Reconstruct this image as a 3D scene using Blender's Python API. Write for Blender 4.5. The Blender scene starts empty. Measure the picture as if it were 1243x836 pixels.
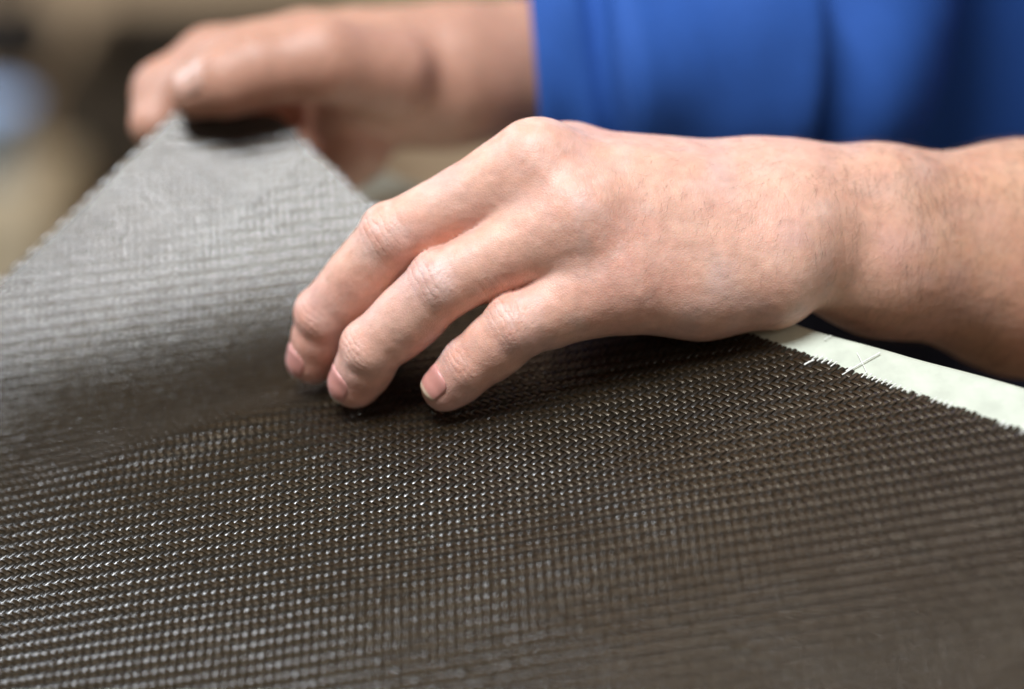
import bpy, math, random
import numpy as np
from mathutils import Vector, Matrix

random.seed(7)
rng = np.random.default_rng(7)
SC = bpy.context.scene
COL = SC.collection

# ------------------------------------------------------------------ camera, light, exposure
PITCH = math.radians(22.0)
DIST = 0.75                                   # camera to the plane of sharp focus, metres
ORG = np.array([0.0, 0.0, 1.0])               # centre of the working area, metres above the floor
AX = np.array([[1, 0, 0],
               [0, math.sin(PITCH), math.cos(PITCH)],
               [0, -math.cos(PITCH), math.sin(PITCH)]])

cam_d = bpy.data.cameras.new('camera')
cam_d.lens = 85.0
cam_d.sensor_width = 36.0
cam_d.clip_start = 0.02
cam_d.clip_end = 60.0
cam_d.dof.use_dof = True
cam_d.dof.focus_distance = DIST
cam_d.dof.aperture_fstop = 2.6
cam_d.dof.aperture_blades = 0
cam = bpy.data.objects.new('camera', cam_d)
COL.objects.link(cam)
cam.location = ORG + AX[2] * DIST
cam.rotation_euler = (math.radians(90) - PITCH, 0, 0)
SC.camera = cam

world = bpy.data.worlds.new('World')
SC.world = world
world.use_nodes = True
bgn = world.node_tree.nodes['Background']
bgn.inputs[0].default_value = (1.0, 0.74, 0.48, 1)
bgn.inputs[1].default_value = 0.085


def area_light(name, loc, target, size, size_y, power, color):
    d = bpy.data.lights.new(name, 'AREA')
    d.shape = 'RECTANGLE'
    d.size = size
    d.size_y = size_y
    d.energy = power
    d.color = color
    o = bpy.data.objects.new(name, d)
    COL.objects.link(o)
    o.location = loc
    dirv = Vector(target) - Vector(loc)
    o.rotation_euler = dirv.to_track_quat('-Z', 'Y').to_euler()
    return o


area_light('ceiling_window_lamp', (-0.45, -0.45, 2.8), (-0.05, 0.05, 1.0), 1.0, 0.5, 67, (0.93, 0.965, 1.0))
area_light('side_window_lamp', (-2.1, 1.2, 2.15), (-0.15, 0.0, 1.0), 0.6, 0.6, 30, (0.82, 0.90, 1.0))
area_light('room_lamp', (0.55, 1.55, 2.9), (0.05, 0.0, 1.0), 1.8, 1.3, 14, (1.0, 0.72, 0.45))
area_light('front_fill_lamp', (1.3, -1.5, 2.2), (0.2, 0.3, 1.05), 1.4, 1.0, 7.0, (1.0, 0.93, 0.85))  # added fill lamp out of view, brightens coat and hands from the front

SC.view_settings.view_transform = 'Standard'
SC.view_settings.look = 'None'
SC.view_settings.gamma = 1
SC.view_settings.exposure = -0.05
SC.view_settings.use_curve_mapping = False
SC.render.engine = 'CYCLES'
SC.cycles.use_denoising = True
SC.cycles.max_bounces = 8

# ------------------------------------------------------------------ helpers
MMPX = DIST * 1000 * 36.0 / 85.0 / 1243.0     # millimetres per photo pixel in the focus plane
CD = DIST * 1000


def world_pts(p):
    """local frame of the working area (mm: right, up, towards the viewer) -> metres in the world"""
    p = np.asarray(p, float)
    return ORG + (p * 0.001) @ AX


def loc(px, py, z):
    """a measured position: photo pixel and depth (mm) -> local mm"""
    f = MMPX * (CD - z) / CD
    return np.array([(px - 621.5) * f, (418 - py) * f, z])


def rad(rpx, z):
    return rpx * MMPX * (CD - z) / CD


def tag(o, label=None, cat=None, group=None, kind=None):
    if label: o['label'] = label
    if cat: o['category'] = cat
    if group: o['group'] = group
    if kind: o['kind'] = kind
    return o


def mesh_obj(name, verts, faces, mat=None, parent=None, smooth=True, uv=None):
    me = bpy.data.meshes.new(name)
    verts = np.asarray(verts, np.float32)
    if isinstance(faces, np.ndarray):
        n = faces.shape[1]
        me.vertices.add(len(verts))
        me.vertices.foreach_set('co', verts.ravel())
        me.loops.add(faces.size)
        me.loops.foreach_set('vertex_index', faces.astype(np.int32).ravel())
        me.polygons.add(len(faces))
        me.polygons.foreach_set('loop_start', np.arange(0, faces.size, n, dtype=np.int32))
        me.polygons.foreach_set('loop_total', np.full(len(faces), n, np.int32))
        me.update(calc_edges=True)
        me.validate()
    else:
        me.from_pydata([tuple(map(float, v)) for v in verts], [], faces)
        me.update()
    if smooth:
        me.polygons.foreach_set('use_smooth', np.ones(len(me.polygons), bool))
    if uv is not None:
        l = me.uv_layers.new(name='UVMap')
        vi = np.empty(len(me.loops), np.int32)
        me.loops.foreach_get('vertex_index', vi)
        l.data.foreach_set('uv', np.asarray(uv, np.float32)[vi].ravel())
    if mat: me.materials.append(mat)
    o = bpy.data.objects.new(name, me)
    COL.objects.link(o)
    if parent: o.parent = parent
    return o


def grid_faces(nu, nv, wrap_v=False):
    """quads of an nu x nv point grid (index u*nv+v)"""
    u = np.arange(nu - 1)[:, None]
    v = np.arange(nv if wrap_v else nv - 1)[None, :]
    v2 = (v + 1) % nv
    return np.stack([u * nv + v, (u + 1) * nv + v, (u + 1) * nv + v2, u * nv + v2], -1).reshape(-1, 4)


def hash3(ix, iy, iz):
    h = (ix.astype(np.int64) * 374761393 + iy.astype(np.int64) * 668265263 + iz.astype(np.int64) * 2147483647) & 0xFFFFFFFF
    h = ((h ^ (h >> 13)) * 1274126177) & 0xFFFFFFFF
    h = (h ^ (h >> 16)) & 0xFFFF
    return h / 65535.0 * 2 - 1


def vnoise(p):
    """value noise, -1..1, at points p (N,3)"""
    p = np.asarray(p, float)
    i = np.floor(p).astype(np.int64)
    f = p - i
    f = f * f * (3 - 2 * f)
    out = 0
    for dx in (0, 1):
        for dy in (0, 1):
            for dz in (0, 1):
                wgt = (f[:, 0] if dx else 1 - f[:, 0]) * (f[:, 1] if dy else 1 - f[:, 1]) * (f[:, 2] if dz else 1 - f[:, 2])
                out = out + wgt * hash3(i[:, 0] + dx, i[:, 1] + dy, i[:, 2] + dz)
    return out


def new_mat(name):
    m = bpy.data.materials.new(name)
    m.use_nodes = True
    nt = m.node_tree
    return m, nt, nt.nodes['Principled BSDF']


def N(nt, kind, **kw):
    n = nt.nodes.new(kind)
    for k, v in kw.items():
        if k.startswith('i_'):
            n.inputs[k[2:].replace('_', ' ')].default_value = v
        else:
            setattr(n, k, v)
    return n


# ------------------------------------------------------------------ materials
def mat_yarn(name, c0, c1, rough, ior, tint=(1, 1, 1)):
    m, nt, b = new_mat(name)
    uv = N(nt, 'ShaderNodeUVMap')
    mp = N(nt, 'ShaderNodeMapping')
    mp.inputs['Scale'].default_value = (9.0, 0.10, 1)
    nt.links.new(uv.outputs[0], mp.inputs[0])
    oi = N(nt, 'ShaderNodeObjectInfo')
    add = N(nt, 'ShaderNodeVectorMath', operation='ADD')
    sc = N(nt, 'ShaderNodeVectorMath', operation='SCALE')
    cmb = N(nt, 'ShaderNodeCombineXYZ')
    nt.links.new(oi.outputs['Random'], cmb.inputs[0])
    nt.links.new(oi.outputs['Random'], cmb.inputs[1])
    nt.links.new(cmb.outputs[0], sc.inputs[0])
    sc.inputs['Scale'].default_value = 300
    nt.links.new(mp.outputs[0], add.inputs[0])
    nt.links.new(sc.outputs[0], add.inputs[1])
    no = N(nt, 'ShaderNodeTexNoise', i_Scale=1.0, i_Detail=3.0, i_Roughness=0.65)
    nt.links.new(add.outputs[0], no.inputs['Vector'])
    cr = N(nt, 'ShaderNodeValToRGB')
    cr.color_ramp.elements[0].position = 0.3
    cr.color_ramp.elements[0].color = (*c0, 1)
    cr.color_ramp.elements[1].position = 0.75
    cr.color_ramp.elements[1].color = (*c1, 1)
    nt.links.new(no.outputs[0], cr.inputs[0])
    nt.links.new(cr.outputs[0], b.inputs['Base Color'])
    bp = N(nt, 'ShaderNodeBump', i_Strength=0.55, i_Distance=0.00008)
    nt.links.new(no.outputs[0], bp.inputs['Height'])
    nt.links.new(bp.outputs[0], b.inputs['Normal'])
    b.inputs['Roughness'].default_value = rough
    b.inputs['IOR'].default_value = ior
    b.inputs['Specular Tint'].default_value = (*tint, 1)
    tn = N(nt, 'ShaderNodeTangent', direction_type='UV_MAP')
    nt.links.new(tn.outputs[0], b.inputs['Tangent'])
    return m


M_WARP = mat_yarn('carbon_yarn', (0.004, 0.0035, 0.003), (0.018, 0.014, 0.008), 0.19, 1.92)
M_WEFT = mat_yarn('carbon_cross_yarn', (0.005, 0.003, 0.0015), (0.029, 0.018, 0.0078), 0.27, 1.64, (1.0, 0.87, 0.70))


def mat_simple(name, col, rough, scale=30, var=0.25, bump=0.0, bdist=0.001, coat=0.0):
    m, nt, b = new_mat(name)
    tc = N(nt, 'ShaderNodeTexCoord')
    no = N(nt, 'ShaderNodeTexNoise', i_Scale=float(scale), i_Detail=5.0, i_Roughness=0.6)
    nt.links.new(tc.outputs['Object'], no.inputs['Vector'])
    cr = N(nt, 'ShaderNodeValToRGB')
    cr.color_ramp.elements[0].position = 0.3
    cr.color_ramp.elements[1].position = 0.7
    cr.color_ramp.elements[0].color = tuple(c * (1 - var) for c in col) + (1,)
    cr.color_ramp.elements[1].color = tuple(min(1, c * (1 + var * 0.6)) for c in col) + (1,)
    nt.links.new(no.outputs[0], cr.inputs[0])
    nt.links.new(cr.outputs[0], b.inputs['Base Color'])
    b.inputs['Roughness'].default_value = rough
    b.inputs['Coat Weight'].default_value = coat
    if bump:
        bp = N(nt, 'ShaderNodeBump', i_Strength=bump, i_Distance=bdist)
        nt.links.new(no.outputs[0], bp.inputs['Height'])
        nt.links.new(bp.outputs[0], b.inputs['Normal'])
    return m


M_WHITE = mat_simple('white_gelcoat', (0.56, 0.60, 0.505), 0.42, 90, 0.16, 0.25, 0.0006)
M_CLOTH = mat_simple('blue_cotton', (0.012, 0.078, 0.34), 0.85, 900, 0.25, 0.3, 0.0004)
M_NAVY = mat_simple('dark_navy_cloth', (0.010, 0.012, 0.030), 0.9, 900, 0.25)
M_WALL = mat_simple('tan_plaster', (0.76, 0.57, 0.38), 0.9, 3, 0.15)
M_FLOOR = mat_simple('concrete', (0.34, 0.29, 0.22), 0.8, 4, 0.2)
M_WOOD = mat_simple('dark_wood', (0.050, 0.036, 0.022), 0.6, 12, 0.4)
M_BLACK = mat_simple('black_rubber', (0.020, 0.016, 0.014), 0.6, 12, 0.3)
M_BLUE = mat_simple('pale_blue_plastic', (0.45, 0.64, 0.97), 0.35, 12, 0.1)
M_CARD = mat_simple('pale_cardboard', (0.62, 0.52, 0.36), 0.85, 8, 0.12)
M_BENCH = mat_simple('bench_board', (0.16, 0.12, 0.08), 0.7, 20, 0.3)
M_HAIR = mat_simple('body_hair', (0.070, 0.042, 0.026), 0.5, 50, 0.2)
M_GLASSFIB = mat_simple('white_fibre', (0.85, 0.86, 0.82), 0.35, 50, 0.05)


def mat_skin(name):
    m, nt, b = new_mat(name)
    at = N(nt, 'ShaderNodeAttribute', attribute_name='tint')
    tc = N(nt, 'ShaderNodeTexCoord')
    n1 = N(nt, 'ShaderNodeTexNoise', i_Scale=240.0, i_Detail=4.0, i_Roughness=0.6)
    nt.links.new(tc.outputs['Object'], n1.inputs['Vector'])
    mr = N(nt, 'ShaderNodeMapRange')
    mr.inputs['From Min'].default_value = 0.3
    mr.inputs['From Max'].default_value = 0.7
    mr.inputs['To Min'].default_value = 0.88
    mr.inputs['To Max'].default_value = 1.08
    nt.links.new(n1.outputs[0], mr.inputs[0])
    mul = N(nt, 'ShaderNodeMix', data_type='RGBA', blend_type='MULTIPLY')
    mul.inputs['Factor'].default_value = 1.0
    nt.links.new(at.outputs['Color'], mul.inputs['A'])
    nt.links.new(mr.outputs[0], mul.inputs['B'])
    nt.links.new(mul.outputs['Result'], b.inputs['Base Color'])
    # fine skin lines: crossing cells plus pores
    v1 = N(nt, 'ShaderNodeTexVoronoi', feature='DISTANCE_TO_EDGE', i_Scale=1050.0)
    wob = N(nt, 'ShaderNodeTexNoise', i_Scale=700.0, i_Detail=3.0)
    nt.links.new(tc.outputs['Object'], wob.inputs['Vector'])
    nt.links.new(tc.outputs['Object'], v1.inputs['Vector'])
    pw = N(nt, 'ShaderNodeMapRange')
    pw.inputs['From Max'].default_value = 0.25
    nt.links.new(v1.outputs['Distance'], pw.inputs[0])
    ad = N(nt, 'ShaderNodeMath', operation='ADD')
    nt.links.new(pw.outputs[0], ad.inputs[0])
    nt.links.new(wob.outputs[0], ad.inputs[1])
    bp = N(nt, 'ShaderNodeBump', i_Strength=0.38, i_Distance=0.00011)
    nt.links.new(ad.outputs[0], bp.inputs['Height'])
    nt.links.new(bp.outputs[0], b.inputs['Normal'])
    b.inputs['Roughness'].default_value = 0.46
    b.inputs['Specular IOR Level'].default_value = 0.42
    b.inputs['Subsurface Weight'].default_value = 0.35
    b.inputs['Subsurface Radius'].default_value = (1.0, 0.38, 0.22)
    b.inputs['Subsurface Scale'].default_value = 0.0032
    return m


M_SKIN = mat_skin('skin')
m, nt, b = new_mat('nail')
at = N(nt, 'ShaderNodeAttribute', attribute_name='tint')
nt.links.new(at.outputs['Color'], b.inputs['Base Color'])
b.inputs['Roughness'].default_value = 0.34
b.inputs['Subsurface Weight'].default_value = 0.3
b.inputs['Subsurface Radius'].default_value = (1.0, 0.4, 0.3)
b.inputs['Subsurface Scale'].default_value = 0.002
M_NAIL = m

# ------------------------------------------------------------------ the draped surface (mould and fabric)
# straight rulings run along RUL; the profile across them is a curve of slope angles, so the sheet is
# developable and yarns keep their true lengths where the corner is bent up
RUL = np.array([0.972, 0.236, 0.0])
PRP = np.array([-0.236, 0.972, 0.0])
ZV = np.array([0.0, 0.0, 1.0])
Q0 = loc(0, 702, 0) @ PRP                     # the ruling that lies in the plane of focus


def profile(knots):
    s_k = [k[0] for k in knots]
    a_k = [k[1] for k in knots]
    s = np.linspace(s_k[0], s_k[-1], 4001)
    a = np.interp(s, s_k, a_k)
    ker = np.hanning(301)
    ker /= ker.sum()
    a = np.convolve(np.pad(a, 150, mode='edge'), ker, mode='valid')
    a = np.radians(a)
    ds = s[1] - s[0]
    dz = -1 / np.tan(a) * ds
    z = np.concatenate([[0], np.cumsum((dz[1:] + dz[:-1]) / 2)])
    dt = 1 / np.sin(a) * ds
    t = np.concatenate([[0], np.cumsum((dt[1:] + dt[:-1]) / 2)])
    i0 = np.argmin(np.abs(s))
    return dict(s=s, a=a, z=z - z[i0], t=t - t[i0])


SHEET = profile([(-170, 38), (-70, 38), (-14, 39), (0, 41), (14, 37), (26, 31), (36, 30), (50, 40), (66, 52), (86, 62), (115, 66), (190, 67)])
MOULD = profile([(-170, 38), (-70, 38), (-14, 39), (0, 41), (14, 37), (26, 31), (36, 29), (60, 27), (190, 26)])


def surf(pr, rho, t, off=0.0):
    s = np.interp(t, pr['t'], pr['s']) + Q0
    z = np.interp(t, pr['t'], pr['z'])
    a = np.interp(t, pr['t'], pr['a'])
    base = rho[..., None] * RUL + s[..., None] * PRP + z[..., None] * ZV
    nrm = np.cos(a)[..., None] * PRP + np.sin(a)[..., None] * ZV
    return base + np.asarray(off)[..., None] * nrm


def hit(pr, px, py):
    """where the line of sight to a photo pixel meets the surface, in sheet coordinates (rho, t)"""
    d = loc(px, py, 0)
    lam = (CD - pr['z']) / CD
    g = lam * (d @ PRP) - (pr['s'] + Q0)
    i = np.where(np.sign(g[:-1]) != np.sign(g[1:]))[0]
    i = i[0]
    f = g[i] / (g[i] - g[i + 1])
    t = pr['t'][i] + f * (pr['t'][i + 1] - pr['t'][i])
    l = lam[i] + f * (lam[i + 1] - lam[i])
    return np.array([l * (d @ RUL), t])


def hit_z(px, py):
    r, t = hit(SHEET, px, py)
    return float(np.interp(t, SHEET['t'], SHEET['z']))


# ------------------------------------------------------------------ white mould with its flange
def seg_interp(pts, n):
    pts = np.asarray(pts, float)
    d = np.concatenate([[0], np.cumsum(np.linalg.norm(np.diff(pts, axis=0), axis=1))])
    x = np.linspace(0, d[-1], n)
    return np.stack([np.interp(x, d, pts[:, k]) for k in range(2)], 1)


def build_mould():
    outer = seg_interp([hit(MOULD, *p) for p in [(440, 186), (700, 284), (970, 384), (1220, 449), (1420, 503), (1600, 552)]], 160)
    k = np.hanning(25); k /= k.sum()
    outer = np.stack([np.convolve(np.pad(outer[:, i], 12, mode='reflect', reflect_type='odd'), k, mode='valid') for i in range(2)], 1)
    tan = np.gradient(outer, axis=0)
    tan /= np.linalg.norm(tan, axis=1)[:, None]
    inn = np.stack([tan[:, 1], -tan[:, 0]], 1)          # towards the inside of the mould (down the slope)
    inn[inn[:, 1] > 0] *= -1
    rows = []
    R = 7.0
    down = np.array([0, -math.cos(PITCH), -math.sin(PITCH)])
    # outside wall and round edge
    d_list = [(0.0, 70), (0.0, 40), (0.0, R)]
    for th in np.linspace(0, 90, 9)[1:]:
        d_list.append((R * (1 - math.cos(math.radians(th))), R * (1 - math.sin(math.radians(th)))))
    for d in (9, 11, 14, 18, 23, 30, 40, 55, 75, 100, 130, 165, 200, 240, 280):
        d_list.append((d, 0))
    V = []
    for (d, dn) in d_list:
        q = outer + inn * d
        p = surf(MOULD, q[:, 0], q[:, 1], np.full(len(q), -0.75)) + down * dn
        nz = vnoise(np.c_[q * 0.05, np.full(len(q), 3.3)]) * 0.5
        p = p + down * nz[:, None] * 0.6
        V.append(p)
    V = np.array(V)
    f = grid_faces(V.shape[0], V.shape[1])
    root = mesh_obj('mould', world_pts(V.reshape(-1, 3)), f, M_WHITE)
    tag(root, 'white glossy mould with a rounded edge showing along the frayed fabric', 'mould')
    return root


mould = build_mould()

# workbench under the mould
def box(x0, x1, y0, y1, z0, z1, bev=0.0):
    v = np.array([[x, y, z] for x in (x0, x1) for y in (y0, y1) for z in (z0, z1)])
    f = [(0, 1, 3, 2), (4, 6, 7, 5), (0, 4, 5, 1), (2, 3, 7, 6), (0, 2, 6, 4), (1, 5, 7, 3)]
    return v, f


def box_obj(name, dims, mat, parent=None, bev=0.004, rot=0.0, org=None):
    v, f = box(*dims)
    o = mesh_obj(name, v, f, mat, parent, smooth=False)
    bm_ = o.modifiers.new('bevel', 'BEVEL')
    bm_.width = bev
    bm_.segments = 3
    return o


bench = box_obj('workbench', (-0.75, 0.95, -0.5, 0.16, 0.80, 0.84), M_BENCH)
tag(bench, 'wooden workbench underneath the white mould', 'workbench')
for (lx, ly) in ((-0.7, -0.45), (0.84, -0.45), (-0.7, 0.09), (0.84, 0.09)):
    box_obj('leg', (lx, lx + 0.06, ly, ly + 0.06, 0.0, 0.80), M_BENCH, bench)

# ------------------------------------------------------------------ woven carbon fabric
W = 1.80                                       # yarn pitch, mm
AMP, HT, HW = 0.145, 0.13, 0.90
outline_px = [(210, 139), (335, 137), (440, 240), (905, 402), (1060, 459), (1220, 515), (1360, 565)]
far = [hit(SHEET, *p) for p in outline_px]
# the far edge runs straight in the sheet between the lifted corner and the flange
pl = [far[0], far[1], far[2], far[3], far[4], far[5], far[6]]
left = [hit(SHEET, 0, 342), hit(SHEET, -140, 475)]
bot = [hit(SHEET, -140, 930), hit(SHEET, 1360, 930)]
POLY = np.array(pl + bot[::-1] + left[::-1])


BV = far[4] - far[1]
BV = BV / np.linalg.norm(BV)
AV = far[0] - left[0]
AV = AV / np.linalg.norm(AV)
print('yarn angles', np.degrees(np.arctan2(AV[1], AV[0])), np.degrees(np.arctan2(BV[1], BV[0])))
PA = W / abs(AV[0] * BV[1] - AV[1] * BV[0])      # pitch measured along the yarns
FARD = far[5] - far[3]
FARD = FARD / np.linalg.norm(FARD)
FARN = np.array([-FARD[1], FARD[0]])
if FARN[1] > 0: FARN = -FARN                   # inwards


def inside_len(p0, d, n, step):
    """inside mask of points p0 + k*step*d against POLY"""
    k = np.arange(n)
    pts = p0 + k[:, None] * step * d
    x, y = pts[:, 0], pts[:, 1]
    ins = np.zeros(n, bool)
    j = len(POLY) - 1
    for i in range(len(POLY)):
        xi, yi = POLY[i]
        xj, yj = POLY[j]
        c = ((yi > y) != (yj > y)) & (x < (xj - xi) * (y - yi) / (yj - yi + 1e-12) + xi)
        ins ^= c
        j = i
    return pts, ins


TIPS = [hit(SHEET, 373, 462), hit(SHEET, 432, 490), hit(SHEET, 533, 495)]
RIDGE0, RIDGE1 = hit(SHEET, 335, 500), hit(SHEET, 90, 575)


def swell(q):
    """slow waves of the loose sheet, mm along its normal"""
    z = 0.45 * vnoise(np.c_[q[:, 0] / 33, q[:, 1] / 27, np.full(len(q), 1.7)])
    z += 0.9 * vnoise(np.c_[q[:, 0] / 75, q[:, 1] / 60, np.full(len(q), 5.1)])
    d = RIDGE1 - RIDGE0
    L = np.linalg.norm(d); d = d / L
    a = (q - RIDGE0) @ d
    c = (q - RIDGE0) @ np.array([-d[1], d[0]])
    z += 2.6 * np.exp(-(c / 11) ** 2) * np.exp(-((a - 0.35 * L) / (0.5 * L)) ** 2)
    for tpt in TIPS:
        z -= 0.9 * np.exp(-np.sum((q - tpt) ** 2, 1) / 9.0 ** 2)
    return z


CS = np.array([(-1, 0), (-0.62, 0.72), (0, 1.0), (0.62, 0.72), (1, 0), (0.0, -0.85)])
ring = len(CS)

fabric = bpy.data.objects.new('carbon_fabric', None)
COL.objects.link(fabric)
fabric.location = world_pts(surf(SHEET, np.array([0.0]), np.array([0.0])))[0]
tag(fabric, 'dark twill woven carbon fabric sheet with frayed edge and one corner lifted', 'fabric')
bpy.context.view_layer.update()
FINV = np.array(fabric.location)


def in_view(q):
    p = surf(SHEET, q[:, 0], q[:, 1], np.zeros(len(q)))
    f = MMPX * (CD - p[:, 2]) / CD
    px = p[:, 0] / f + 621.5
    py = 418 - p[:, 1] / f
    return (px > -110) & (px < 1350) & (py > 60) & (py < 925)


def make_yarn(name, idx, dvec, cvec, phase, mat):
    """one yarn: idx-th across, running along dvec; height follows the 2/2 twill"""
    seg = 4
    step = PA / seg
    n = int(900 / step)
    k0 = -n // 2
    p0 = cvec * idx * PA + dvec * (k0 * step)
    pts, ins = inside_len(p0, dvec, n, step)
    ins &= in_view(pts)
    if name == 'weft_yarn':                    # the outermost cross yarns have frayed away
        ins &= ((pts - far[3]) @ FARN > 2.9 + 0.3 * vnoise(np.c_[pts @ FARD / 9, np.zeros(n), np.zeros(n)])) | (pts[:, 0] < far[3][0] - 60)
    if ins.sum() < 12: return None
    ed = np.flatnonzero(np.diff(np.concatenate([[0], ins.astype(int), [0]])))
    made = 0
    for i0, i1 in zip(ed[0::2], ed[1::2]):
        if i1 - i0 < 12: continue
        j0 = max(0, i0 - rng.integers(0, 2))
        j1 = min(n - 1, i1 - 1 + rng.integers(0, 2))
        yarn_piece(name, idx, dvec, phase, mat, pts, k0, step, np.arange(j0, j1 + 1))
        made += 1
    return made


def yarn_piece(name, idx, dvec, phase, mat, pts, k0, step, kk):
    pts = pts[kk]
    y = (k0 + kk) * step
    h = np.cos(2 * math.pi * (y / PA - phase) / 4)
    h = np.tanh(1.35 * h) / math.tanh(1.35) * AMP
    lat = 0.10 * W * vnoise(np.c_[y / 26, np.full(len(y), idx * 0.31), np.full(len(y), phase * 0 + (7.7 if name == 'warp_yarn' else 2.2))])
    lat += rng.normal(0, 0.07) * W
    wid = HW * (1 + 0.06 * vnoise(np.c_[y / 14, np.full(len(y), idx * 1.7), np.full(len(y), 4.4)]))
    end = np.minimum(np.arange(len(kk)), np.arange(len(kk))[::-1]) / 2.0
    taper = np.clip(0.80 + 0.20 * end, 0, 1)
    wid = wid * taper
    if name == 'warp_yarn': wid = wid * np.where((pts - far[3]) @ FARN < 2.8, 0.97, 1.0)
    if name == 'warp_yarn': h = h * np.clip(((pts - far[3]) @ FARN - 1.5) / 3.0, 0.25, 1.0) ** np.where(pts[:, 0] > far[3][0] - 40, 1, 0)
    perp = np.array([-dvec[1], dvec[0]])
    q = pts + perp * lat[:, None]
    sw = swell(q)
    P = []
    UV = []
    for (cx, cz) in CS:
        qq = q + perp * (cx * wid)[:, None]
        P.append(surf(SHEET, qq[:, 0], qq[:, 1], sw + h + cz * HT + 0.35))
        UV.append(np.c_[np.full(len(y), cx), y])
    P = np.stack(P, 1).reshape(-1, 3)
    UV = np.stack(UV, 1).reshape(-1, 2)
    f = grid_faces(len(kk), ring, wrap_v=True)
    v = world_pts(P) - FINV
    return mesh_obj(name, v, f, mat, fabric, uv=UV)


FRAY = []
n_y = [0, 0]
for idx in range(-200, 201):
    # warp runs along A, numbered along B
    n_y[0] += make_yarn('warp_yarn', idx, AV, BV, idx - 0.5, M_WARP) or 0
    n_y[1] += make_yarn('weft_yarn', idx, BV, AV, idx + 2.5, M_WEFT) or 0
print('yarns', n_y)

for idx in range(-200, 201):
    # pale tracer threads lying between the cut yarn ends
    c_ = BV * (idx + 0.5) * PA
    te = ((far[3] - c_) @ FARN) / (AV @ FARN)
    e = c_ + AV * te
    g = (e - far[3]) @ FARD
    if g < 6 or g > 130 or vnoise(np.array([[g * 0.16, 0.3, 0.9]]))[0] < -0.3 or rng.random() < 0.15: continue
    th = rng.normal(0, 0.05)
    d = np.array([AV[0] * math.cos(th) - AV[1] * math.sin(th), AV[0] * math.sin(th) + AV[1] * math.cos(th)])
    L0, L1 = rng.uniform(2.0, 2.9), rng.uniform(-0.2, 0.5)
    u = np.linspace(-L0, L1, 7)
    q = e + d * u[:, None]
    p = surf(SHEET, q[:, 0], q[:, 1], 0.90 - 0.02 * u + swell(q))
    FRAY.append((p, rng.uniform(0.18, 0.30)))

# loose white fibres on the flange
def tube(pts, r, n=6, r_end=None):
    pts = np.asarray(pts, float)
    t = np.gradient(pts, axis=0)
    t /= np.linalg.norm(t, axis=1)[:, None]
    ref = np.array([0.3, 0.2, 0.93])
    a = np.cross(t, ref); a /= np.linalg.norm(a, axis=1)[:, None]
    b_ = np.cross(t, a)
    rr = np.linspace(r, r if r_end is None else r_end, len(pts))[:, None, None]
    th = np.linspace(0, 2 * math.pi, n, endpoint=False)
    v = pts[:, None, :] + rr * (np.cos(th)[None, :, None] * a[:, None, :] + np.sin(th)[None, :, None] * b_[:, None, :])
    return v.reshape(-1, 3), grid_faces(len(pts), n, True)


fibres = [((1022, 455), (1068, 428), 0.22, 'thick white fibre of the crossed pair lying on the white mould edge'),
          ((1040, 428), (1052, 452), 0.14, 'thin white fibre crossing the thick one on the white mould edge'),
          ((976, 443), (988, 437), 0.30, 'short white fibre lying at the frayed fabric edge nearest the hand'),
          ((1000, 412), (1009, 407), 0.12, 'tiny fibre alone on the mould flange below the wrist')]
for p, rr_ in FRAY:
    v, f = tube(p, rr_)
    mesh_obj('frayed_thread', world_pts(v) - FINV, f, M_GLASSFIB, fabric)
for (pa, pb, r, lab) in fibres:
    qa, qb = hit(MOULD, *pa), hit(MOULD, *pb)
    u = np.linspace(0, 1, 9)
    q = qa + (qb - qa) * u[:, None]
    p = surf(MOULD, q[:, 0], q[:, 1], 0.05 + 0.25 * np.sin(u * math.pi) * (0.4 + r))
    v, f = tube(p, r)
    o = mesh_obj('loose_fibre', world_pts(v), f, M_GLASSFIB)
    tag(o, lab, 'fibre', 'loose fibres on the mould edge')

# ------------------------------------------------------------------ hands: distance field and surface nets
def smin(a, b, k):
    h = np.maximum(k - np.abs(a - b), 0) / k
    return np.minimum(a, b) - h * h * k * 0.25


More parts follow.
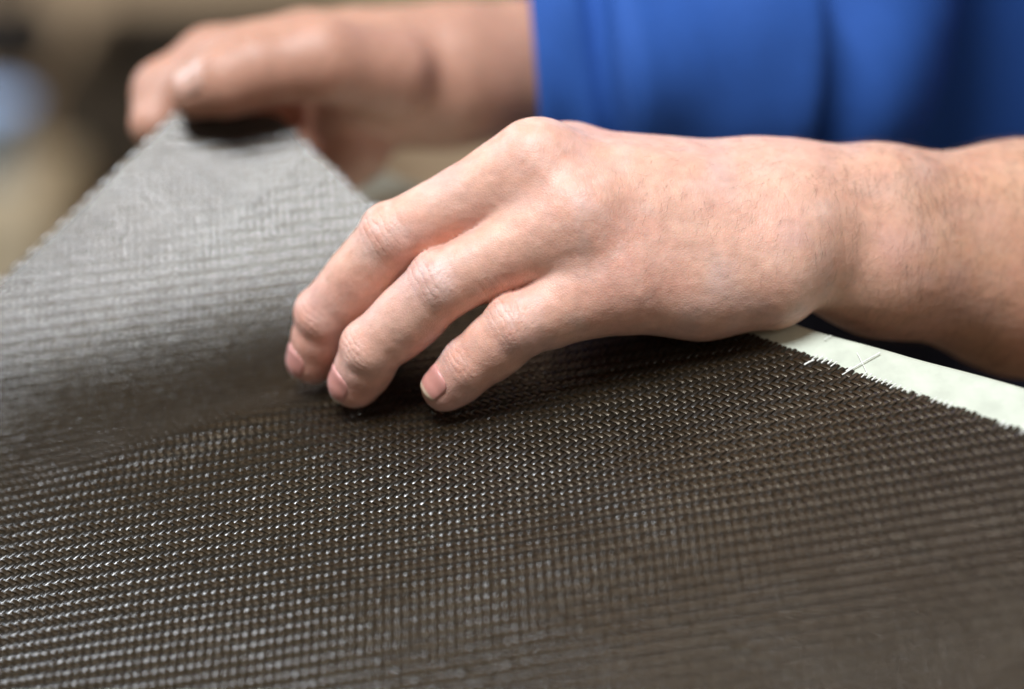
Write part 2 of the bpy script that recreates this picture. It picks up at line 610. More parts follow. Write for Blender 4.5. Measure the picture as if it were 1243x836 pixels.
class Field:
    def __init__(self, lo, hi, res):
        self.lo = np.array(lo, float)
        self.res = res
        self.n = np.ceil((np.array(hi) - self.lo) / res).astype(int) + 1
        self.far = 24.0

    def new(self):
        return np.full(self.n, self.far, np.float32)

    def sub(self, pmin, pmax, mar):
        i0 = np.clip(np.floor((pmin - mar - self.lo) / self.res).astype(int), 0, self.n - 1)
        i1 = np.clip(np.ceil((pmax + mar - self.lo) / self.res).astype(int) + 1, 1, self.n)
        sl = tuple(slice(a, b) for a, b in zip(i0, i1))
        ax = [(self.lo[k] + self.res * np.arange(i0[k], i1[k])).astype(np.float32) for k in range(3)]
        return sl, ax

    def capsule(self, g, p0, p1, r0, r1, k=3.0, sub=False, mar=17.0):
        p0 = np.asarray(p0, float); p1 = np.asarray(p1, float)
        m_ = max(r0, r1) + max(mar or 0, k + 5.0)
        sl, ax = self.sub(np.minimum(p0, p1), np.maximum(p0, p1), m_)
        if any(s.stop <= s.start for s in sl): return
        X, Y, Z = np.meshgrid(*ax, indexing='ij', sparse=True)
        d = p1 - p0
        L2 = float(d @ d) + 1e-9
        h = ((X - p0[0]) * d[0] + (Y - p0[1]) * d[1] + (Z - p0[2]) * d[2]) / L2
        h = np.clip(h, 0, 1)
        dist = np.sqrt((X - p0[0] - h * d[0]) ** 2 + (Y - p0[1] - h * d[1]) ** 2 + (Z - p0[2] - h * d[2]) ** 2) - (r0 + (r1 - r0) * h)
        g[sl] = smin(g[sl], dist.astype(np.float32), k)

    def mesh(self, g):
        nx, ny, nz = g.shape
        neg = g < 0
        c = [(0, 0, 0), (1, 0, 0), (0, 1, 0), (1, 1, 0), (0, 0, 1), (1, 0, 1), (0, 1, 1), (1, 1, 1)]
        cnt = np.zeros((nx - 1, ny - 1, nz - 1), np.int8)
        for (a, b_, d) in c:
            cnt += neg[a:nx - 1 + a, b_:ny - 1 + b_, d:nz - 1 + d]
        act = np.argwhere((cnt > 0) & (cnt < 8))
        vals = np.stack([g[act[:, 0] + a, act[:, 1] + b_, act[:, 2] + d] for (a, b_, d) in c], 1)
        acc = np.zeros((len(act), 3)); wsum = np.zeros(len(act))
        ca = np.array(c, float)
        for i in range(8):
            for j in range(i + 1, 8):
                if np.abs(ca[i] - ca[j]).sum() != 1: continue
                va, vb = vals[:, i], vals[:, j]
                mk = (va < 0) != (vb < 0)
                t = np.where(mk, va / np.where(mk, va - vb, 1), 0)
                acc += mk[:, None] * (ca[i] + t[:, None] * (ca[j] - ca[i]))
                wsum += mk
        v = (act + acc / wsum[:, None]) * self.res + self.lo
        vid = np.full(cnt.shape, -1, np.int64)
        vid[act[:, 0], act[:, 1], act[:, 2]] = np.arange(len(act))
        F = []
        for axi in range(3):
            o1, o2 = [(1, 2), (2, 0), (0, 1)][axi]
            sl0 = [slice(None)] * 3; sl1 = [slice(None)] * 3
            sl0[axi] = slice(0, -1); sl1[axi] = slice(1, None)
            a, b_ = neg[tuple(sl0)], neg[tuple(sl1)]
            e = np.argwhere(a != b_)
            ok = (e[:, o1] > 0) & (e[:, o2] > 0) & (e[:, o1] < g.shape[o1] - 1) & (e[:, o2] < g.shape[o2] - 1)
            e = e[ok]
            def at_(d1, d2):
                q = e.copy(); q[:, o1] -= d1; q[:, o2] -= d2
                return vid[q[:, 0], q[:, 1], q[:, 2]]
            quad = np.stack([at_(1, 1), at_(0, 1), at_(0, 0), at_(1, 0)], 1)
            flip = ~a[e[:, 0], e[:, 1], e[:, 2]]
            quad[flip] = quad[flip][:, ::-1]
            F.append(quad)
        F = np.concatenate(F)
        F = F[(F >= 0).all(1)]
        return v, F


def unit(v):
    v = np.asarray(v, float)
    return v / np.linalg.norm(v)


# chains: list of (px, py, depth, radius px); order MCP, PIP, DIP, TIP
FINGERS = {
    'index': [(690, 207, -38, 46), (538, 278, -42, 42), (462, 356, -52, 37), (436, 412, -52, 30)],
    'middle': [(652, 204, -16, 46), (480, 288, -22, 42), (396, 383, -35, 36.5), (379, 436, -43, 30)],
    'ring': [(705, 266, -9, 46), (538, 346, -12, 42.5), (452, 424, -20, 37), (431, 464, -27, 31.5)],
    'little': [(757, 340, -12, 47), (628, 397, -8, 40), (571, 444, -13, 34), (540, 471, -16, 28.5)],
}


def chain_mm(ch):
    return [(loc(a, b, z), rad(r, z)) for (a, b, z, r) in ch]


DORS0 = {'index': (-0.05, 0.70, 0.70), 'middle': (-0.10, 0.62, 0.78), 'ring': (-0.08, 0.60, 0.79), 'little': (-0.06, 0.62, 0.78)}


def dorsals(name, c):
    d0 = unit(DORS0[name])
    out = []
    # carry the back-of-finger direction along the bends
    d = d0
    for i in range(3):
        a = unit(c[i + 1][0] - c[i][0])
        if i > 0:
            ap = unit(c[i][0] - c[i - 1][0])
            axis = np.cross(ap, a)
            sn = np.linalg.norm(axis)
            if sn > 1e-6:
                R_ = Matrix.Rotation(math.asin(min(1, sn)), 3, Vector(axis / sn))
                d = np.array(R_ @ Vector(d))
        d = unit(d - (d @ a) * a)
        out.append(d)
    return out


FRAMES = {}
SINGLE = {}


def front_hand():
    lo = loc(330, 520, 0); hi = loc(1650, 110, 0)
    F = Field((lo[0] - 6, lo[1] - 16, -150), (hi[0] + 4, hi[1] + 10, 26), 0.8)
    palm = F.new()
    C = {k: chain_mm(v) for k, v in FINGERS.items()}
    carp = {'index': (945, 236, -42, 54), 'middle': (950, 256, -30, 57), 'ring': (950, 286, -24, 58), 'little': (938, 324, -21, 58)}
    for k in C:
        p1 = carp[k]
        F.capsule(palm, C[k][0][0], loc(*p1[:3]), C[k][0][1] * 0.97, rad(p1[3], p1[2]), 13)
    # web flesh: a short way along each first bone
    for k in C:
        a, b = C[k][0], C[k][1]
        F.capsule(palm, a[0], a[0] + (b[0] - a[0]) * 0.26, a[1] * 0.98, a[1] * 0.84, 7)
    # heel of the hand and outer edge
    F.capsule(palm, loc(930, 334, -20), loc(850, 350, -19), rad(64, -20), rad(55, -19), 8)
    F.capsule(palm, loc(850, 350, -19), loc(768, 352, -14), rad(55, -19), rad(49, -14), 8)
    # thumb pad mass and the thumb behind
    F.capsule(palm, loc(905, 270, -50), loc(800, 280, -52), rad(58, -50), rad(46, -52), 9)
    thumb = F.new()
    tc_ = [(800, 280, -54, 44), (738, 306, -52, 38), (692, 316, -48, 31)]
    for a, b in zip(tc_[:-1], tc_[1:]):
        F.capsule(thumb, loc(*a[:3]), loc(*b[:3]), rad(a[3], a[2]), rad(b[3], b[2]), 3)
    # flesh between the long bones
    for k1, k2 in (('index', 'middle'), ('middle', 'ring'), ('ring', 'little')):
        a1 = (C[k1][0][0] + C[k2][0][0]) / 2; a2 = (loc(*carp[k1][:3]) + loc(*carp[k2][:3])) / 2
        F.capsule(palm, a1 + (a2 - a1) * 0.18, a2, C[k1][0][1] * 0.93, 14.0, 8)
    for k1, k2 in (('index', 'middle'), ('middle', 'ring'), ('ring', 'little')):
        a1, a2 = C[k1][0], C[k2][0]
        dd = unit(DORS0[k1]) * 1.0
        F.capsule(palm, a1[0] + dd, a2[0] + dd, a1[1] * 0.90, a2[1] * 0.90, 9)
        b1 = a1[0] + (C[k1][1][0] - a1[0]) * 0.22; b2 = a2[0] + (C[k2][1][0] - a2[0]) * 0.22
        F.capsule(palm, b1, b2, a1[1] * 0.74, a2[1] * 0.74, 8)
    # raised tendons on the back of the hand
    for k, dz in (('index', 0), ('middle', 0), ('ring', 0), ('little', 0)):
        a = C[k][0][0]; p = loc(*carp[k][:3])
        d = unit(DORS0[k])
        F.capsule(palm, a + (p - a) * 0.10 + d * (C[k][0][1] - 5.0), p + d * (rad(carp[k][3], -25) - 5.5), 3.4, 3.0, 7)
        # knuckle heads
        F.capsule(palm, a + d * C[k][0][1] * 0.30 + unit(a - p) * 1.0, a + d * C[k][0][1] * 0.28, C[k][0][1] * 0.64, C[k][0][1] * 0.66, 7)
    # forearm: two long bones under flesh
    arm = F.new()
    F.capsule(arm, loc(930, 240, -36), loc(1060, 256, -44), rad(54, -36), rad(70, -44), 10)
    F.capsule(arm, loc(1060, 256, -44), loc(1240, 276, -66), rad(70, -44), rad(95, -66), 14)
    F.capsule(arm, loc(1240, 276, -66), loc(1560, 290, -120), rad(95, -66), rad(140, -120), 14)
    F.capsule(arm, loc(965, 298, -29), loc(1070, 322, -41), rad(66, -29), rad(75, -41), 10)
    F.capsule(arm, loc(1070, 322, -42), loc(1240, 344, -66), rad(74, -42), rad(101, -68), 14)
    F.capsule(arm, loc(1240, 344, -68), loc(1560, 385, -120), rad(101, -68), rad(140, -120), 14)
    yy = F.lo[1] + F.res * np.arange(F.n[1])
    kk = np.interp(yy, [4, 40], [4.5, 15.0]).astype(np.float32)[None, :, None]   # a fold only under the heel
    body = smin(palm, arm, kk)
    body = smin(body, thumb, 4.0)
    total = None
    for k, c in C.items():
        f = F.new()
        dors = dorsals(k, c)
        FRAMES[k] = (c, dors)
        SINGLE[k] = f
        for i in range(3):
            (p0, r0), (p1, r1) = c[i], c[i + 1]
            mid = (p0 + p1) / 2
            rm = (r0 + r1) / 2 * ((1.05 if k == 'middle' and i == 0 else 1.0) if i < 2 else 1.0)
            F.capsule(f, p0, mid, r0 * (0.98 if i == 0 else 0.98), rm, 1.5)
            F.capsule(f, mid, p1, rm, r1 * (0.97 if i < 2 else 1.0), 1.5)
            if i < 2:
                F.capsule(f, p0 + dors[i] * r0 * 0.20, p1 + dors[i] * r1 * 0.18, r0 * 0.82, r1 * 0.83, 3)
            # flesh pads on the inner side
            F.capsule(f, p0 + (p1 - p0) * 0.40 - dors[i] * rm * 0.22, p0 + (p1 - p0) * 0.68 - dors[i] * rm * 0.22, rm * 0.89, rm * 0.87, 2.5)
        # joint knobs
        for i in (1, 2):
            dd = unit(dors[i - 1] + dors[i])
            rr = c[i][1]
            wv = unit(np.cross(dd, c[i + 1][0] - c[i - 1][0]))
            F.capsule(f, c[i][0] + dd * rr * 0.30 - wv * rr * 0.24, c[i][0] + dd * rr * 0.30 + wv * rr * 0.24, rr * 0.66, rr * 0.66, 3)
        # flatter nail bed
        fk = smin(body, f, 6.5)
        total = fk if total is None else smin(total, fk, 0.9)
    return F, total


F1, G1 = front_hand()
V1, Q1 = F1.mesh(G1)
print('front hand', len(V1), len(Q1))


def back_hand():
    zo = hit_z(270, 142) + 130.0
    print('flap top depth', hit_z(270, 142), 'tips', hit_z(379, 462), hit_z(431, 492), hit_z(540, 497), 'heel', hit_z(930, 388))
    lo = loc(110, 300, -170); hi = loc(1010, -130, -220)
    F = Field((lo[0], lo[1], -340), (hi[0], hi[1], -70), 1.7)
    g = F.new()
    def cap(a, b, k=5):
        a = (a[0], a[1], a[2] + zo, a[3]); b = (b[0], b[1], b[2] + zo, b[3])
        F.capsule(g, loc(*a[:3]), loc(*b[:3]), rad(a[3], a[2]), rad(b[3], b[2]), k)
    def chain(ch, k=4):
        for a, b in zip(ch[:-1], ch[1:]): cap(a, b, k)
    chain([(548, 92, -172, 80), (720, 80, -200, 98), (960, 50, -240, 120)], 8)
    chain([(440, 72, -158, 56), (548, 80, -170, 72)], 12)
    chain([(425, 130, -160, 56), (530, 105, -172, 68)], 12)
    chain([(372, 66, -160, 52), (470, 80, -162, 60)], 10)
    th = F.new()
    g2 = g
    chain([(470, 88, -140, 56), (392, 72, -124, 52)], 8)
    chain([(392, 72, -124, 50), (312, 84, -119, 44), (276, 98, -119, 42), (238, 112, -122, 32)], 4)
    chain([(372, 64, -156, 50), (258, 78, -158, 44), (200, 112, -154, 38), (187, 150, -146, 30)], 4)
    chain([(395, 100, -172, 50), (330, 130, -182, 44), (290, 180, -170, 38), (285, 215, -155, 32)], 3)
    chain([(420, 150, -168, 48), (392, 185, -172, 44), (345, 225, -170, 38), (335, 250, -158, 32)], 3)
    chain([(440, 160, -166, 46), (430, 182, -160, 40), (402, 214, -160, 34)], 3)
    return F, g


F2, G2 = back_hand()
V2, Q2 = F2.mesh(G2)
print('back hand', len(V2), len(Q2))


def tint_front(v):
    """skin colour: pink over joints and fingertips, pale dusty knuckles, warmer arm"""
    n = len(v)
    base = np.tile(np.array([0.71, 0.42, 0.32]), (n, 1))
    arm_w = np.clip((v[:, 0] - loc(960, 0, -30)[0]) / 110, 0, 1)[:, None]
    base = base * (1 - arm_w) + np.array([0.52, 0.275, 0.155]) * arm_w
    nz = vnoise(v / 9.0)[:, None] * 0.5 + vnoise(v / 3.6 + 11)[:, None] * 0.5
    base *= 1 + 0.11 * nz * np.array([0.5, 1.0, 1.0])
    red = np.zeros(n); pale = np.zeros(n)
    for k, (c, dors) in FRAMES.items():
        for i in (0, 1, 2):
            dd = dors[min(i, 2)] if i == 0 else unit(dors[i - 1] + dors[i])
            ctr = c[i][0] + dd * c[i][1]
            d2 = np.sum((v - ctr) ** 2, 1)
            s = c[i][1] * (1.0 if i else 1.3)
            red += (0.75 if i else 0.40) * np.exp(-d2 / s ** 2)
            pale += (0.95 if i == 1 else 0.45) * np.exp(-d2 / (s * 0.8) ** 2) * np.clip(0.4 + 0.9 * vnoise(v / 2.8 + 5), 0, 1)
        d2 = np.sum((v - c[3][0]) ** 2, 1)
        red += 0.65 * np.exp(-d2 / (c[3][1] * 1.5) ** 2)
    red = np.clip(red + 0.60 * np.clip(vnoise(v / 17 + 3), 0, 1) + 0.25 * np.clip(vnoise(v / 6 + 13), 0, 1), 0, 1)[:, None]
    pale = np.clip(pale + 0.42 * np.clip(vnoise(v / 7 + 8), 0, 1) * (1 - arm_w[:, 0]), 0, 1)[:, None]
    base = base * (1 - red * 0.62) + np.array([0.66, 0.315, 0.245]) * red * 0.62
    base = base * (1 - pale * 0.55) + np.array([0.78, 0.62, 0.57]) * pale * 0.55
    lav = (np.clip(vnoise(v / 11 + 51) - 0.1, 0, 1) * (1 - arm_w[:, 0]) * 0.5)[:, None]
    base = base * (1 - lav) + np.array([0.56, 0.40, 0.39]) * lav
    return np.clip(base, 0, 1)


def wrinkle(v):
    """creases over the joints, fine folds on the back of the hand and wrist (mm, inward negative)"""
    out = np.zeros(len(v))
    wob = vnoise(v / 2.6 + 2) * 0.9 + vnoise(v / 1.1 + 9) * 0.35
    for k, (c, dors) in FRAMES.items():
        for i in (1, 2):
            ap = unit(c[i][0] - c[i - 1][0]); an = unit(c[i + 1][0] - c[i][0])
            ax = unit(ap + an)
            dd = unit(dors[i - 1] + dors[i])
            q = v - c[i][0]
            r = c[i][1]
            l = q @ ax
            side = q @ np.cross(ax, dd)
            up = q @ dd
            m_ = np.clip((up - 0.15 * r) / (0.5 * r), 0, 1) * np.exp(-(np.abs(side) / (0.95 * r)) ** 4) * (np.sum(q * q, 1) < (1.9 * r) ** 2)
            ls = l + wob * 0.55 - 0.10 * side ** 2 / r * np.sign(l + 1e-6) * 0.5
            per = 2.3 if i == 1 else 2.0
            win = np.exp(-(l / ((0.62 if i == 1 else 0.42) * r)) ** 2)
            rid = 1 - np.abs(np.sin(math.pi * ls / per))
            out -= m_ * win * (rid ** 5) * (0.36 if i == 1 else 0.34)
            out += m_ * win * 0.10 * vnoise(v / 0.9 + i)
    # heel crease at the wrist is formed by the shapes; add faint folds there
    w0 = loc(1012, 330, -20)
    q = v - w0
    win = np.exp(-(q[:, 0] / 9) ** 2) * np.exp(-(q[:, 1] / 16) ** 2)
    out -= win * 0.10 * (1 - np.abs(np.sin(math.pi * (q[:, 0] + 0.12 * q[:, 1] + wob * 0.6) / 3.4))) ** 3
    c, dors = FRAMES['ring']
    bx = unit(c[1][0] - c[0][0])
    l = v @ bx + wob * 1.1 + 1.5 * vnoise(v / 8 + 77)
    m_ = np.exp(-np.sum((v - loc(745, 262, 0)) ** 2 / np.array([26.0, 17.0, 18.0]) ** 2, 1))
    out -= m_ * 0.20 * (1 - np.abs(np.sin(math.pi * l / 1.9))) ** 4 * np.clip(0.6 + 0.8 * vnoise(v / 5 + 61), 0, 1)
    # slack skin on the back of the hand
    out += 0.07 * vnoise(v / np.array([5.5, 3.0, 3.5]) + 21) + 0.05 * vnoise(v / 1.7 + 31)
    return out


def build_person():
    # front hand: one level of subdivision, then creases
    tmp = mesh_obj('tmp', V1, Q1)
    md = tmp.modifiers.new('s', 'SUBSURF')
    md.levels = 1
    dg = bpy.context.evaluated_depsgraph_get()
    ev = tmp.evaluated_get(dg)
    me = bpy.data.meshes.new_from_object(ev)
    n = len(me.vertices)
    v = np.empty(n * 3, np.float32); me.vertices.foreach_get('co', v); v = v.reshape(-1, 3).astype(float)
    nr = np.empty(n * 3, np.float32); me.vertices.foreach_get('normal', nr); nr = nr.reshape(-1, 3).astype(float)
    li = np.empty(len(me.loops), np.int32); me.loops.foreach_get('vertex_index', li)
    quads = li.reshape(-1, 4)
    v = v + nr * wrinkle(v)[:, None]
    t1 = tint_front(v)
    bpy.data.objects.remove(tmp)
    # back hand, smoothed a little
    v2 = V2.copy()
    t2 = np.tile(np.array([0.50, 0.27, 0.195]), (len(v2), 1)) * (1 + 0.08 * vnoise(v2 / 12)[:, None])  # darker, redder skin: the body's shade on this hand is painted in
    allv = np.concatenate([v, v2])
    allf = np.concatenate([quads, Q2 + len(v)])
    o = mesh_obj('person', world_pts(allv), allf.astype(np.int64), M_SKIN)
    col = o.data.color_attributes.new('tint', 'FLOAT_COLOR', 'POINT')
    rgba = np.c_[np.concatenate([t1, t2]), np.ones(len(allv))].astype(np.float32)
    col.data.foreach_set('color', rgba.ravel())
    tag(o, 'person in a blue work coat pressing down the woven fabric and lifting its corner', 'person')
    return o, v, nr


person, HV, HN = build_person()


def field_at(F, g, p):
    q = (p - F.lo) / F.res
    i = np.clip(np.floor(q).astype(int), 0, np.array(g.shape) - 2)
    f = q - i
    out = 0
    for dx in (0, 1):
        for dy in (0, 1):
            for dz in (0, 1):
                w = (f[:, 0] if dx else 1 - f[:, 0]) * (f[:, 1] if dy else 1 - f[:, 1]) * (f[:, 2] if dz else 1 - f[:, 2])
                out = out + w * g[i[:, 0] + dx, i[:, 1] + dy, i[:, 2] + dz]
    return out


def nail(F, g, base, tip, dors, r, length, half, l0, pale=0.0):
    """a curved plate on the back of the last bone, edges sunk into the skin"""
    a = unit(tip - base)
    d = unit(dors - (dors @ a) * a)
    w = np.cross(a, d)
    nu, nv = 15, 13
    P = []; T = []
    for iu, u in enumerate(np.linspace(0, 1, nu)):
        taper = 1.0 if u > 0.42 else math.sqrt(max(0.0, 1 - ((0.42 - u) / 0.42) ** 2)) * 0.72 + 0.28
        if u > 0.8: taper *= 1 - 0.5 * ((u - 0.8) / 0.2) ** 2
        for vv in np.linspace(-1, 1, nv):
            th = vv * half * taper
            ray = d * math.cos(th) + w * math.sin(th)
            ctr = tip + a * (l0 + u * length)
            p = ctr + ray * (r * 2.0)
            for _ in range(14):
                dist = field_at(F, g, p[None])[0]
                p = p - ray * min(dist * 0.8, 2.0)
            edge = max(abs(vv) ** 4, (1 - min(1, u / 0.12)) ** 2)
            off = 0.20 - 0.50 * edge
            if u > 0.9: off += 0.10
            P.append(p + ray * off)
            pink = np.array([0.60, 0.27, 0.23])
            lun = np.array([0.62, 0.29, 0.26])
            tipc = np.array([0.72, 0.52, 0.38])
            c = lun + (pink - lun) * min(1, u / 0.35)
            c = c * (1 - pale) + np.array([0.60, 0.36, 0.29]) * pale
            s = (1 - pale) * np.clip((u - 0.80 + 0.05 * vv * vv) / 0.08, 0, 1)
            c = c * (1 - s) + tipc * s
            T.append(c)
    o = mesh_obj('fingernail', world_pts(np.array(P)), grid_faces(nu, nv), M_NAIL, person)
    col = o.data.color_attributes.new('tint', 'FLOAT_COLOR', 'POINT')
    col.data.foreach_set('color', np.c_[np.array(T), np.ones(len(T))].astype(np.float32).ravel())
    md = o.modifiers.new('thick', 'SOLIDIFY')
    md.thickness = 0.0004
    md.offset = -1
    return o


for k in ('index', 'middle', 'ring', 'little'):
    c, dors = FRAMES[k]
    nail(F1, SINGLE[k], c[2][0], c[3][0], dors[2], c[3][1], 11.0 if k != 'little' else 9.0, math.radians(47), -4.4)
zo = hit_z(270, 142) + 130.0
bt = [loc(276, 98, -119 + zo), loc(238, 112, -122 + zo)]
nail(F2, G2, bt[0], bt[1], unit((0.15, 0.62, 0.76)), rad(36, -120), 13.0, math.radians(50), -9.0, 1.0)

# hair on the arm and back of the hand
def arm_hair():
    f = MMPX * (CD - HV[:, 2]) / CD
    px = HV[:, 0] / f + 621.5; py = 418 - HV[:, 1] / f
    face = HN[:, 2]
    wgt = np.clip((px - 720) / 330, 0, 1) * (px < 1330) * (face > -0.15)
    wgt = wgt * (0.25 + 0.75 * np.clip(vnoise(HV / 13 + 40) + 0.55, 0, 1))
    wgt *= np.where((px < 1000) & (py > 340), 0.05, 1.0)
    wgt *= np.where((px > 955) & (px < 1035) & (py > 230), 0.2, 1.0)
    wgt = wgt / wgt.sum()
    idx = rng.choice(len(HV), 2100, p=wgt)
    VV = []; FF = []; off = 0
    for i in idx:
        p, n = HV[i], HN[i]
        armness = min(1, max(0, (px[i] - 900) / 150))
        flow = unit(np.array([-0.55 + 0.2 * armness, -0.75, 0.1]) + rng.normal(0, 0.28, 3))
        flow = unit(flow - (flow @ n) * n)
        L = rng.uniform(2.5, 5.5) * (0.8 + 0.9 * armness)
        side = np.cross(n, flow) * rng.normal(0, 0.25)
        u = np.linspace(0, 1, 6)[:, None]
        pts = p - n * 0.1 + flow * u * L + n * (np.sin(u * 2.2) * 0.17 * L) + side * u * u * L
        v, fcs = tube(pts, rng.uniform(0.020, 0.034), 3, 0.010)
        VV.append(v); FF.append(fcs + off); off += len(v)
    o = mesh_obj('arm_hair', world_pts(np.concatenate(VV)), np.concatenate(FF), M_HAIR, person)
    o['kind'] = 'stuff'


arm_hair()

# ------------------------------------------------------------------ blue coat (child of the person)
def coat_torso():
    nu, nv = 150, 60
    V = []
    for iv in range(nv):
        zz = 0.925 + (1.62 - 0.925) * iv / (nv - 1)
        for iu in range(nu):
            th = 2 * math.pi * iu / nu
            hw, hd = 0.215, 0.125
            sx = math.copysign(abs(math.cos(th)) ** 0.85, math.cos(th))
            sy = math.copysign(abs(math.sin(th)) ** 0.85, math.sin(th))
            sh = 1.0 if zz < 1.42 else max(0.35, 1 - ((zz - 1.42) / 0.26) ** 2)
            x = 0.255 + hw * sx * sh * (1 + 0.05 * (1.1 - zz))
            y = 0.455 + hd * sy * (0.6 + 0.4 * sh)
            V.append((x, y, zz))
    V = np.array(V)
    ctr = np.array([0.255, 0.455])
    out = V[:, :2] - ctr
    out /= np.linalg.norm(out, axis=1)[:, None]
    lean = (V[:, 2] - 1.1) * 0.30
    a = V[:, 0] - lean
    fold = 0.014 * vnoise(np.c_[a * 17, V[:, 1] * 6, V[:, 2] * 1.6]) + 0.008 * vnoise(np.c_[a * 34 + 7, V[:, 1] * 10, V[:, 2] * 2.6])
    fold += -0.020 * np.exp(-((a - 0.155) / 0.016) ** 2) * (V[:, 1] < 0.45)
    fold += 0.012 * np.exp(-((a - 0.195) / 0.022) ** 2) * (V[:, 1] < 0.45)
    V[:, :2] += out * fold[:, None]
    f = grid_faces(nv, nu, True)
    return mesh_obj('work_coat', V, f, M_CLOTH, person)


def sleeve(path, r0, r1, name='sleeve'):
    pts = np.array(path, float)
    n = 60
    d = np.linspace(0, len(pts) - 1, n)
    c = np.stack([np.interp(d, np.arange(len(pts)), pts[:, k]) for k in range(3)], 1)
    ker = np.hanning(15); ker /= ker.sum()
    c = np.stack([np.convolve(np.pad(c[:, k], 7, mode='reflect', reflect_type='odd'), ker, mode='valid') for k in range(3)], 1)
    t = np.gradient(c, axis=0); t /= np.linalg.norm(t, axis=1)[:, None]
    ref = unit((0.1, 0.2, 1.0))
    a = np.cross(t, ref); a /= np.linalg.norm(a, axis=1)[:, None]
    b_ = np.cross(t, a)
    m_ = 56
    th = np.linspace(0, 2 * math.pi, m_, endpoint=False)
    rr = np.linspace(r0, r1, n)
    V = []
    # inside lip of the cuff first, then the outside
    for i, inset in [(6, 0.82), (2, 0.86), (0, 0.93)] + [(i, 1.0) for i in range(n)]:
        ring_ = c[i] + rr[i] * inset * (np.cos(th)[:, None] * a[i] + np.sin(th)[:, None] * b_[i])
        V.append(ring_)
    V = np.array(V)
    flat = V.reshape(-1, 3)
    arc = np.repeat(np.concatenate([[0, 0, 0], np.arange(n)]), m_)
    thh = np.tile(th, len(V))
    fo = 0.012 * vnoise(np.c_[arc * 0.21 + 3, np.cos(thh) * 0.9, np.sin(thh) * 0.9]) + 0.004 * vnoise(np.c_[arc * 0.33 + 4, np.cos(thh) * 2, np.sin(thh) * 2])
    fo *= np.clip(0.35 + arc / 7.0, 0, 1)
    g = arc - (23.5 - 3.2 * np.sin(thh))
    fo += -0.017 * np.exp(-(g / 1.3) ** 2) + 0.010 * np.exp(-((g - 3.4) / 1.8) ** 2) + 0.006 * np.exp(-((g + 3.0) / 1.5) ** 2)
    g = arc - (7.0 + 1.0 * np.sin(thh))
    fo += -0.010 * np.exp(-(g / 1.2) ** 2) + 0.006 * np.exp(-((g - 3.0) / 1.4) ** 2)
    cc = np.repeat(np.concatenate([c[[6, 2, 0]], c]), m_, 0)
    od = flat - cc
    od /= np.linalg.norm(od, axis=1)[:, None]
    flat = flat + od * fo[:, None]
    return mesh_obj(name, flat, grid_faces(len(V), m_, True), M_CLOTH, person)


coat_torso()
th = np.linspace(0, 2 * math.pi, 72, endpoint=False)
V = []
for zz, kx in ((0.0, 0.8), (0.3, 0.85), (0.6, 0.93), (0.84, 0.97), (0.94, 0.95)):
    for t in th:
        V.append((0.255 + 0.195 * kx * math.copysign(abs(math.cos(t)) ** 0.85, math.cos(t)), 0.455 + 0.108 * math.copysign(abs(math.sin(t)) ** 0.85, math.sin(t)), zz))
V = np.array(V)
V += 0.006 * vnoise(V * np.array([14, 14, 5]))[:, None] * np.array([0, 1, 0])
mesh_obj('trousers', V, grid_faces(5, 72, True), M_NAVY, person)
c0 = world_pts(loc(640, 84, -196)); c1 = world_pts(loc(800, 72, -198)); c2 = world_pts(loc(970, 40, -226))
sleeve([c0, c1, c2, (0.10, 0.42, 1.22), (0.08, 0.47, 1.45)], 0.062, 0.078)
d0 = world_pts(loc(1440, 320, -102)); d1 = world_pts(loc(1580, 335, -125))
sleeve([d0, d1, (0.42, 0.24, 1.06), (0.46, 0.40, 1.25), (0.43, 0.47, 1.45)], 0.048, 0.075)

# ------------------------------------------------------------------ the room behind, far out of focus
fl = mesh_obj('floor', [(-4, -3, 0), (4, -3, 0), (4, 3.2, 0), (-4, 3.2, 0)], [(0, 1, 2, 3)], M_FLOOR, smooth=False)
tag(fl, kind='structure')
wl = mesh_obj('wall', [(-4, 2.6, 0), (4, 2.6, 0), (4, 2.6, 3.2), (-4, 2.6, 3.2)], [(0, 1, 2, 3)], M_WALL, smooth=False)
tag(wl, kind='structure')


def at_y(px, py, y):
    """point in the room on the line of sight at world depth y"""
    p = world_pts(loc(px, py, 0))
    cpos = ORG + AX[2] * DIST
    d = p - cpos
    return cpos + d * (y - cpos[1]) / d[1]


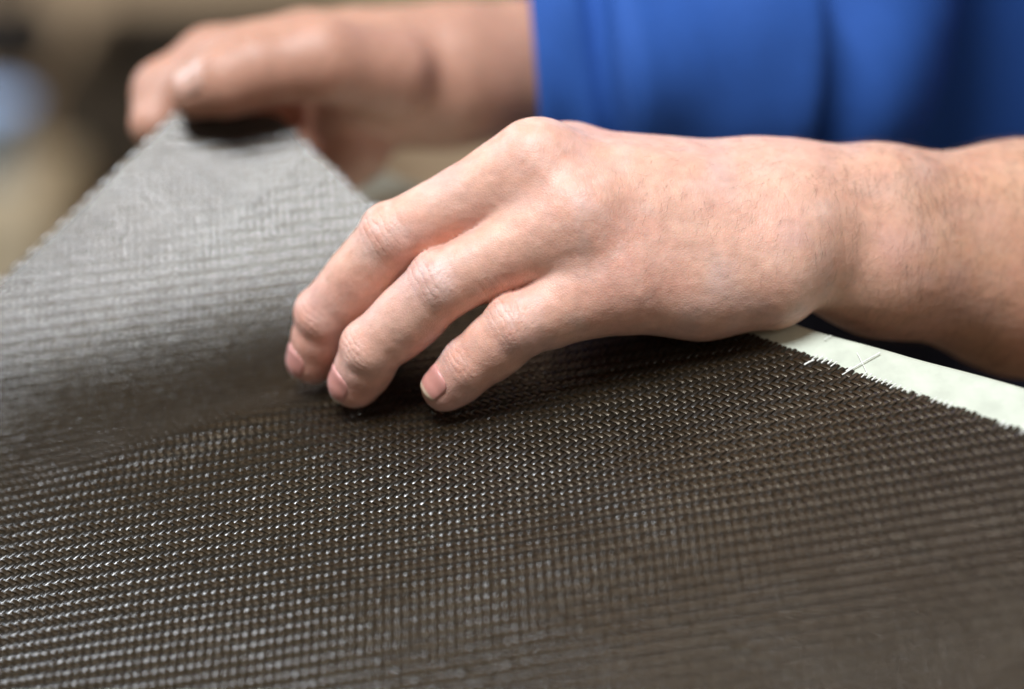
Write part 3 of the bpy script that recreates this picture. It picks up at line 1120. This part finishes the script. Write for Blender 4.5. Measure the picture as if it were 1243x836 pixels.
def crate():
    a = at_y(52, 105, 1.9); b = at_y(400, 150, 1.9)
    root = bpy.data.objects.new('wooden_crate', None); COL.objects.link(root)
    tag(root, 'dark brown slatted wooden crate out of focus behind the lifted fabric', 'crate')
    x0, x1, z1 = a[0], b[0], a[2]
    h = z1 / 4
    for k in range(4):
        box_obj('plank', (x0, x1, 1.90, 1.92, k * h + 0.006, (k + 1) * h - 0.006), M_WOOD, root, 0.003)
        box_obj('plank', (x0, x1, 2.28, 2.30, k * h + 0.006, (k + 1) * h - 0.006), M_WOOD, root, 0.003)
        box_obj('plank', (x0, x0 + 0.02, 1.922, 2.278, k * h + 0.006, (k + 1) * h - 0.006), M_WOOD, root, 0.003)
        box_obj('plank', (x1 - 0.02, x1, 1.922, 2.278, k * h + 0.006, (k + 1) * h - 0.006), M_WOOD, root, 0.003)
    for xx in (x0 + 0.022, x1 - 0.062):
        for yy in (1.922, 2.238):
            box_obj('post', (xx, xx + 0.04, yy, yy + 0.04, 0, z1 - 0.01), M_WOOD, root, 0.003)


crate()


def lathe(name, prof, centre, mat, parent=None, n=40):
    th = np.linspace(0, 2 * math.pi, n, endpoint=False)
    V = np.array([[(centre[0] + r * math.cos(t), centre[1] + r * math.sin(t), z) for t in th] for (r, z) in prof])
    return mesh_obj(name, V.reshape(-1, 3), grid_faces(len(prof), n, True), mat, parent)


# blue bucket at the left edge, standing on a pale box
c = at_y(-26, 150, 1.75)
top = at_y(2, 128, 1.75)[2]; bt_ = at_y(2, 210, 1.75)[2]
bk = lathe('bucket', [(0.0, bt_), (0.042, bt_), (0.052, top), (0.055, top), (0.055, top + 0.004), (0.049, top + 0.004), (0.040, bt_ + 0.01), (0, bt_ + 0.01)], (c[0], 1.75), M_BLUE)
tag(bk, 'light blue plastic bucket standing on the pale box at the far left', 'bucket')
bx = box_obj('cardboard_box', (c[0] - 0.16, at_y(72, 250, 1.70)[0], 1.62, 1.85, 0.0, bt_ - 0.001), M_CARD, None, 0.006)
tag(bx, 'pale cardboard box on the floor beside the dark crate', 'box')
# dark bag hung on the wall
p0 = at_y(-60, 5, 2.4); p1 = at_y(76, 98, 2.4)
bag_c = (p0 + p1) / 2
nu, nv = 28, 20
V = []
for iu in range(nu):
    ph = math.pi * iu / (nu - 1)
    for iv in range(nv):
        th = 2 * math.pi * iv / nv
        w_ = (abs(p1[0] - p0[0]) / 2) * (math.sin(ph) ** 0.45) * (1.0 + 0.12 * math.cos(ph))
        V.append((bag_c[0] + w_ * math.cos(th), 2.42 + 0.07 * math.sin(ph) ** 0.6 * math.sin(th), bag_c[2] + math.cos(ph) * abs(p0[2] - p1[2]) / 2))
bg = mesh_obj('hanging_bag', V, grid_faces(nu, nv, True), M_BLACK)
tag(bg, 'dark bag hanging on the tan wall at the far left', 'bag')
v, f = tube(np.array([[bag_c[0] + 0.03 * math.cos(t), 2.42, p0[2] + 0.05 * math.sin(t)] for t in np.linspace(0, math.pi, 16)]), 0.006, 8)
mesh_obj('strap', v, f, M_BLACK, bg)
